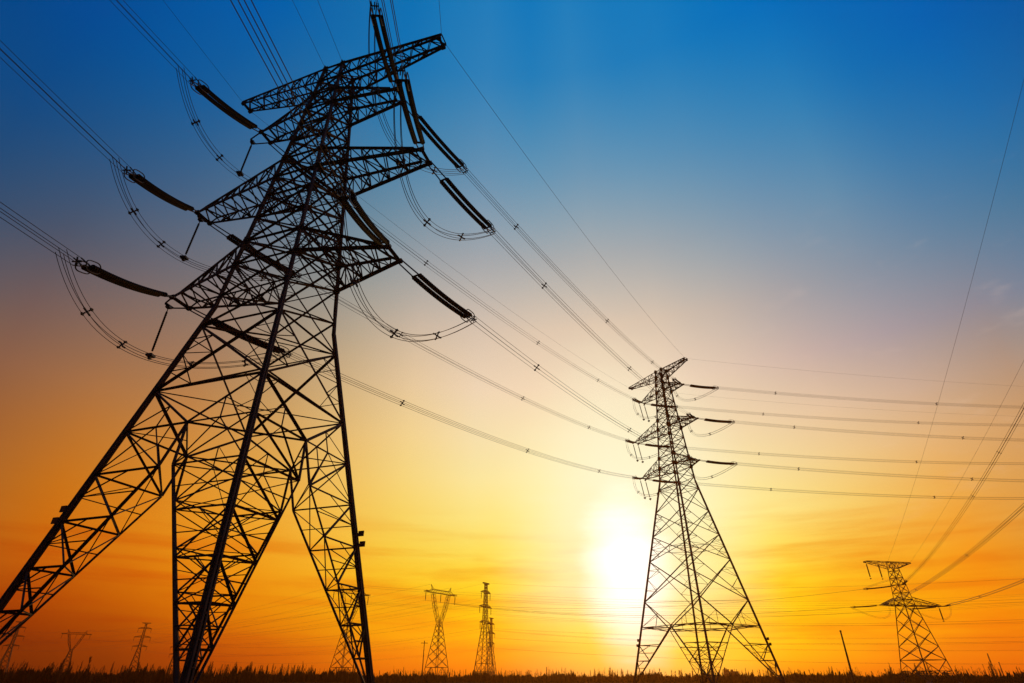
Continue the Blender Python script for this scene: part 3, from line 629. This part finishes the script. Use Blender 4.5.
def wine_glass(x, y, yaw, H, label, sc=1.0, short=''):
    f = H / 46.0; root = empty('lattice_tower', (x, y, 0), yaw); T = Tower(x, y, yaw, 5.2 * f, 27 * f, 1.15 * f, 1.15 * f, 27.01 * f)
    lw, bw = .34 * sc, .18 * sc
    for k in CS:
        m = MB(); m.bar(T.c(k, 0), T.c(k, 27 * f), lw); m.build('leg', STEEL, root)
    m = MB(); lv = [0, 6.5 * f, 11.5 * f, 15.5 * f, 19 * f, 22 * f, 24.7 * f, 27 * f]
    for i, (a, b) in enumerate(zip(lv, lv[1:])):
        for fc in FACES:
            if i == 0:
                m.bar(T.c(fc[0], 0), T.mid(fc, b), bw); m.bar(T.c(fc[1], 0), T.mid(fc, b), bw); m.bar(T.c(fc[0], b), T.c(fc[1], b), bw)
            else: x_panel(m, T, fc, a, b, bw)
    m.build('body_frame', STEEL, root)
    zb = 42 * f; ht = 1.6 * f
    for sd in (-1, 1):   # the two limbs of the window
        m = MB(); base = [np.array((sd * .2, v, 27 * f)) for v in (-1.1 * f, 1.1 * f)] + [np.array((sd * 1.15 * f, v, 27 * f)) for v in (-1.1 * f, 1.1 * f)]
        knee = [np.array((sd * 3.6 * f, v, 35 * f)) for v in (-.8 * f, .8 * f)] + [np.array((sd * 5.0 * f, v, 34 * f)) for v in (-.8 * f, .8 * f)]
        topp = [np.array((sd * 6.0 * f, v, zb)) for v in (-.8 * f, .8 * f)] + [np.array((sd * 7.6 * f, v, zb)) for v in (-.8 * f, .8 * f)]
        for a, b in ((base, knee), (knee, topp)):
            for j in range(4): m.bar(a[j], b[j], bw * 1.25)
            for i in range(4):
                for p, q in ((0, 2), (1, 3), (0, 1), (2, 3)):
                    t0, t1 = i / 4, (i + 1) / 4
                    if i % 2: p, q = q, p
                    m.bar(lerp(a[p], b[p], t0), lerp(a[q], b[q], t1), bw * .7)
        m.build('window_limb', STEEL, root)
        m = MB(); p0 = [np.array((sd * 6.6 * f, v, zb + ht)) for v in (-.5 * f, .5 * f)]; p1 = np.array((sd * 8.8 * f, 0, H))
        for p in p0: m.bar(p, p1, bw)
        m.bar(np.array((sd * 8.0 * f, 0, zb + ht)), p1, bw); m.bar(lerp(p0[0], p1, .5), np.array((sd * 8.0 * f, 0, zb + ht)), bw * .7); m.build('earth_wire_horn', STEEL, root)
    m = MB(); hb = 13.5 * f; n = 14
    for i in range(n):
        u0, u1 = -hb + 2 * hb * i / n, -hb + 2 * hb * (i + 1) / n
        for v in (-.8 * f, .8 * f):
            zt0 = zb + ht * (1 if abs(u0) < 9 * f else .35); zt1 = zb + ht * (1 if abs(u1) < 9 * f else .35)
            m.bar((u0, v, zb), (u1, v, zb), bw * 1.1); m.bar((u0, v, zt0), (u1, v, zt1), bw); m.bar((u0, v, zb), (u1, v, zt1), bw * .7)
        m.bar((u0, -.8 * f, zb), (u1, .8 * f, zb), bw * .7)
    m.build('bridge_beam', STEEL, root)
    tag(root, label, 'pylon', 'distant pylons on the horizon')
    out = []
    for u, nm in ((-12.6, 'left end'), (0, 'middle'), (12.6, 'right end')):
        P = T.world(u * f, 0, zb); jumper_string(P, 4.4 * f, (0, 0), 'tiny insulator at the beam %s of %s' % (nm, short), 'insulators on the distant pylons', r=.17)
        out.append(P - np.array((0, 0, 4.4 * f)))
    out += [T.world(sd * 8.8 * f, 0, H) for sd in (-1, 1)]
    return out

wa = wine_glass(-39.5, 341.4, 0.99, 46, 'wine glass shaped pylon with slender pole, at the centre of the horizon', short='the centre wine glass shaped pylon')
wd = wine_glass(-88.9, 340.8, 0.99, 46, 'wine glass shaped pylon behind the near pylon right leg', short='the half hidden wine glass pylon')
we = wine_glass(-465.3, 678.5, 0.75, 46, 'small wine glass shaped pylon on the dark far left horizon', 1.5, short='the far left wine glass shaped pylon')
db = far_double(-16.0, 374.8, 1.15, 52, 'tall slim pylon, first one right of the centre wine glass pylon', short='the tall slim pylon at the centre')
dc = far_double(-18.5, 560.0, 1.1, 48, 'small slim pylon, half behind the tall slim pylon at the centre', 1.15, short='the small slim pylon at the centre')
df = far_double(-385.8, 664.4, 0.6, 52, 'small slim three armed pylon on the far left horizon', 1.5, short='the slim pylon on the far left horizon')
dg = far_double(-508.0, 650.0, 0.5, 52, 'faint slim pylon at the left edge behind the near pylon foot', 1.5, short='the faint pylon at the left edge')
dh = far_double(-407.7, 780.0, 0.6, 46, 'smallest slim pylon just left of the near pylon front leg', 1.5, short='the smallest pylon beside the front leg')
di = far_double(590.0, 800.0, 0.9, 28, 'tiny faint pylon above the trees by the right edge', 1.2, short='the tiny pylon near the right edge')

DN = ['lowest left arm', 'lowest right arm', 'middle left arm', 'middle right arm', 'upper left arm', 'upper right arm', 'top']
WN = ['left beam end', 'beam middle', 'right beam end', 'left horn', 'right horn']
def far_wires(P, Q, sag, label, r=.03):
    nm = DN if len(P) == 7 else WN
    for i, (a, b) in enumerate(zip(P, Q)):
        single_wire(hang(a, b, sag, 30), label + ' ' + nm[i], 'distant wires near the horizon', r, 'power_line', 'power line')
# far side of the third line goes on to the wine glass pylon
order = {'l': 0, 'm': 1, 'r': 2}
for k, (nm, Q, B) in ends3.items():
    E = wa[order[k]]; d = (E - Q) / np.linalg.norm(E - Q); S_ = Q + d * (11.5 if k == 'm' else 10.5) + np.array((0, 0, -.9))
    tension_string(Q, S_, 'insulator string pointing left from the far right pylon %s' % nm, FS['g3'], sag=.12, half=.3, near=.12, seg=6, r=.24)
    single_wire(hang(S_, E, 5.0, 40), 'distant wire from the far right pylon %s to the centre wine glass pylon' % nm, 'distant wires near the horizon', .045, 'power_line', 'power line')
    Mq = (Q + (T3.world(0, -1.6, 34.15) if k == 'm' else Q)) / 2 - np.array((0, 0, 4.6)); pts = []
    if k == 'm': Mq = T3.world(-3.6, 0, 35.8)
    for i in range(25):
        t = i / 24; q = 2 * Mq - .5 * (B + S_); pts.append((1 - t) ** 2 * B + 2 * t * (1 - t) * q + t * t * S_)
    bundle('jumper_loop', pts, 'slack wire loop around the %s of the far right pylon' % nm, 'power line', 'jumper loops of the far right pylon', r=.02, half=.2)
far_wires(wa, we, 9, 'distant wire going left from the centre wine glass pylon')
V = lambda x, y, z: np.array((x, y, z), float)
far_wires(wd, [V(330, 330 + 12 * i, 40 - (0 if i < 3 else -6)) for i in range(5)], 7, 'distant wire going right from the half hidden wine glass pylon')
far_wires(wd, [p for p in dg[:5]], 9, 'distant wire going left from the half hidden wine glass pylon')
far_wires(db, [V(300 + 6 * (i % 2), 150 + 8 * (i % 2), 17 + 6 * (i // 2)) for i in range(7)], 8, 'distant wire going right from the tall slim pylon')
far_wires(db, df, 9, 'distant wire going left from the tall slim pylon')
far_wires(dc, [V(500 + 6 * (i % 2), 300 + 8 * (i % 2), 12 + 7 * (i // 2)) for i in range(7)], 8, 'distant wire going right from the small slim central pylon')
far_wires(dc, dh, 9, 'distant wire going left from the small slim central pylon')
far_wires(we, [V(-900, 960, z) for z in (40, 42, 44, 46, 46)], 6, 'distant wire going left from the far left wine glass pylon')

# ------------------------------------------------------------------ poles
def pole(x, y, h, r, label, arm_=False, lean=(0, 0)):
    root = empty('utility_pole', (x, y, 0)); m = MB(); tp = np.array((lean[0], lean[1], h))
    m.tube([(0, 0, -.3), tp * .5, tp], [r, r * .85, r * .65], 8); m.build('shaft', WOOD, root)
    m = MB(); m.tube([tp, tp + np.array((0, 0, .35))], r * .9, 8); m.build('cap', HARDWARE, root)
    if arm_:
        m = MB(); m.bar(tp + np.array((-1.3, 0, -.4)), tp + np.array((1.3, .3, -.4)), .2, 'B'); m.build('cross_arm', WOOD, root)
    tag(root, label, 'pole', 'bare poles in the field')
pole(92.1, 177.5, 12.8, .30, 'plain dark leaning pole standing alone left of the far right pylon')
pole(-33.0, 240.7, 13.4, .20, 'slender pole with a short crossbar beside the wine glass pylon', True)
pole(270, 360, 9.0, .28, 'thick short pole among the saplings at the right edge')
pole(262, 362, 8.2, .14, 'thinner short pole just left of the thick one at the right edge')

# ------------------------------------------------------------------ far houses
def house(x, y, w, d, h, yaw, label, rows):
    root = empty('apartment_block', (x, y, 0), yaw)
    m = MB(); m.box((0, 0, h / 2), (w, d, h)); m.build('wall', BRICK, root)
    m = MB(); m.box((0, 0, h + .25), (w + .5, d + .5, .5)); m.box((-w * .2, 0, h + 1.3), (w * .3, d * .4, 1.6)); m.build('roof', ROOF, root)
    for i in range(rows):
        for j in range(3):
            m = MB(); m.box((-w * .3 + w * .3 * j, -d / 2 - .03, 1.8 + i * 3.0), (1.6, .1, 1.5)); m.build('window', GLASS, root)
    tag(root, label, 'building', 'far buildings on the horizon')
house(218.0, 665, 5.5, 6, 9.0, -.3, 'narrow taller one of two small far blocks under the second pylon', 3)
house(226.5, 668, 8.5, 8, 7.2, -.3, 'wider lower one of two small far blocks under the second pylon', 2)

# ------------------------------------------------------------------ bare young poplars and scrub along the field edge
def sapling_mesh(seed, h):
    rnd = random.Random(seed); t = MB(); c = MB()
    bend = rnd.uniform(-.25, .25)
    ax = lambda s: np.array((bend * s * s, bend * .5 * s, h * s))
    t.tube([ax(i / 6) for i in range(7)], [.11 * (1 - i / 6.6) + .02 for i in range(7)], 5)
    for i in range(70):
        s = rnd.uniform(.12, .95); P = ax(s); th = rnd.uniform(0, 6.283); ln = h * rnd.uniform(.10, .26) * (1.15 - s * .8); up = rnd.uniform(1.5, 3.4)
        d = np.array((math.cos(th), math.sin(th), up)); d /= np.linalg.norm(d); Q = P + d * ln
        c.tube([P, lerp(P, Q, .5) + np.array((math.cos(th), math.sin(th), 0)) * ln * .05, Q], [.045, .034, .016], 3)
        for _ in range(2):
            g = rnd.uniform(.35, .9); a2 = th + rnd.uniform(-1, 1); e = np.array((math.cos(a2), math.sin(a2), rnd.uniform(1, 3))); e /= np.linalg.norm(e)
            c.tube([lerp(P, Q, g), lerp(P, Q, g) + e * ln * .45], [.028, .014], 3)
    return t, c
protos = []
for i in range(8):
    h = 7.5; t, c = sapling_mesh(40 + i, h); to = t.build('poplar_tree', BARK); co = c.build('crown', BARK, to); protos.append((to, co))
rnd = random.Random(11); used = set(); cnt = 0
def plant(x, y, s, label):
    global cnt
    i = rnd.randrange(8); to, co = protos[i]
    if i in used:
        t2 = to.copy(); c2 = co.copy(); COL.objects.link(t2); COL.objects.link(c2); c2.parent = t2
    else: t2 = to; used.add(i)
    t2.location = (x, y, -.05); s *= .88; t2.scale = (s * rnd.uniform(.8, 1.3), s * rnd.uniform(.8, 1.3), s); t2.rotation_euler = (rnd.uniform(-.03, .03), rnd.uniform(-.03, .03), rnd.uniform(0, 6.28))
    tag(t2, label, 'tree', 'bare poplars along the field edge'); cnt += 1
TL = {'l': 'bare young poplar in the thick dark row on the left horizon', 'c': 'bare young poplar in the low row on the horizon at the centre', 'r': 'bare thin sapling in the loose row on the right horizon'}
for n_ in range(285):
    a = rnd.uniform(-40, 39.5)
    zone = 'l' if a < -13 else ('r' if a > 21 else 'c')
    if zone == 'l': d_ = rnd.uniform(330, 520); s = rnd.uniform(1.0, 1.5)
    elif zone == 'c': d_ = rnd.uniform(430, 640); s = rnd.uniform(.8, 1.3)
    else: d_ = rnd.uniform(300, 520); s = rnd.choice((rnd.uniform(.6, .9), rnd.uniform(.7, 1.15)))
    plant(d_ * math.sin(R(a)), d_ * math.cos(R(a)), s, TL[zone])

def scrub():
    m = MB(); r_ = random.Random(5)
    for i in range(26000):
        a = r_.uniform(-46, 46); d_ = r_.uniform(290, 640)
        x, y = d_ * math.sin(R(a)), d_ * math.cos(R(a))
        lump = .55 + .45 * math.sin(a * 1.3 + 2) * math.sin(a * .37) + .35 * math.sin(a * 5.1 + d_ * .02)
        h = max(.5, (4.6 if a < -12 else 3.4) * (.6 + .6 * max(0, lump)) * r_.uniform(.35, 1.15)); w = r_.uniform(.25, .8); th = r_.uniform(0, 3.14); cx, sx = math.cos(th) * w, math.sin(th) * w
        lx, ly = r_.uniform(-.4, .4), r_.uniform(-.4, .4); o = len(m.v)
        m.v += [(x - cx, y - sx, -.1), (x + cx, y + sx, -.1), (x + cx * .7 + lx, y + sx * .7 + ly, h * r_.uniform(.6, .95)), (x + lx * 1.3, y + ly * 1.3, h), (x - cx * .6 + lx, y - sx * .6 + ly, h * r_.uniform(.5, .9))]
        m.f.append((o, o + 1, o + 2, o + 3, o + 4))
    o = m.build('undergrowth', SCRUB); o['kind'] = 'stuff'; o['label'] = 'dark tangled scrub along the far edge of the field'
scrub()
def far_wood():
    m = MB(); r_ = random.Random(9)
    for i in range(2600):
        a = r_.uniform(-45, 45); d_ = r_.uniform(480, 760)
        x, y = d_ * math.sin(R(a)), d_ * math.cos(R(a)); clump = .5 + .5 * math.sin(a * 2.1 + .6) * math.sin(a * .71)
        h = ((8.5 if a < -13 else 7.0) + 3.5 * clump) * r_.uniform(.6, 1.0)
        if r_.random() > (.95 if a < -13 else .65) * (.5 + .5 * clump): continue
        m.tube([(x, y, 0), (x + r_.uniform(-.2, .2), y, h)], [.14, .03], 3)
        for k in range(9):
            s = r_.uniform(.2, .9); th = r_.uniform(0, 6.28); ln = h * r_.uniform(.1, .2); P = np.array((x, y, h * s))
            m.tube([P, P + np.array((math.cos(th) * ln * .35, math.sin(th) * ln * .35, ln))], [.07, .02], 3)
    o = m.build('far_wood', BARK); o['kind'] = 'stuff'; o['label'] = 'hazy far wood of bare young trees beyond the field'
far_wood()
def grass():
    m = MB(); r_ = random.Random(6)
    for i in range(14000):
        a = r_.uniform(-46, 46); d_ = 60 + 260 * r_.random() ** .7
        x, y = d_ * math.sin(R(a)), d_ * math.cos(R(a)); h = r_.uniform(.12, .42); th = r_.uniform(0, 3.14); w = r_.uniform(.04, .12)
        cx, sx = math.cos(th) * w, math.sin(th) * w; lx, ly = r_.uniform(-.2, .2), r_.uniform(-.2, .2); o = len(m.v)
        m.v += [(x - cx, y - sx, -.05), (x + cx, y + sx, -.05), (x + lx, y + ly, h)]; m.f.append((o, o + 1, o + 2))
    o = m.build('grass', SCRUB); o['kind'] = 'stuff'; o['label'] = 'short dry grass scattered over the field'
grass()

# ------------------------------------------------------------------ evening haze
HAZE = 0.00024
def haze(dens):
    m = MB(); x, y, z0, z1 = 1750, 1750, -1.0, 74.0
    m.box((0, 0, (z0 + z1) / 2), (2 * x, 2 * y, z1 - z0)); mt = bpy.data.materials.new('haze'); mt.use_nodes = True
    nt = mt.node_tree; nt.nodes.clear(); o = nt.nodes.new('ShaderNodeOutputMaterial'); v = nt.nodes.new('ShaderNodeVolumePrincipled')
    v.inputs['Color'].default_value = (.95, .40, .07, 1); v.inputs['Density'].default_value = dens; v.inputs['Anisotropy'].default_value = .75
    nt.links.new(v.outputs[0], o.inputs['Volume']); h = m.build('haze', mt); h['kind'] = 'stuff'; h['label'] = 'thin evening haze over the field'
if HAZE: haze(HAZE)
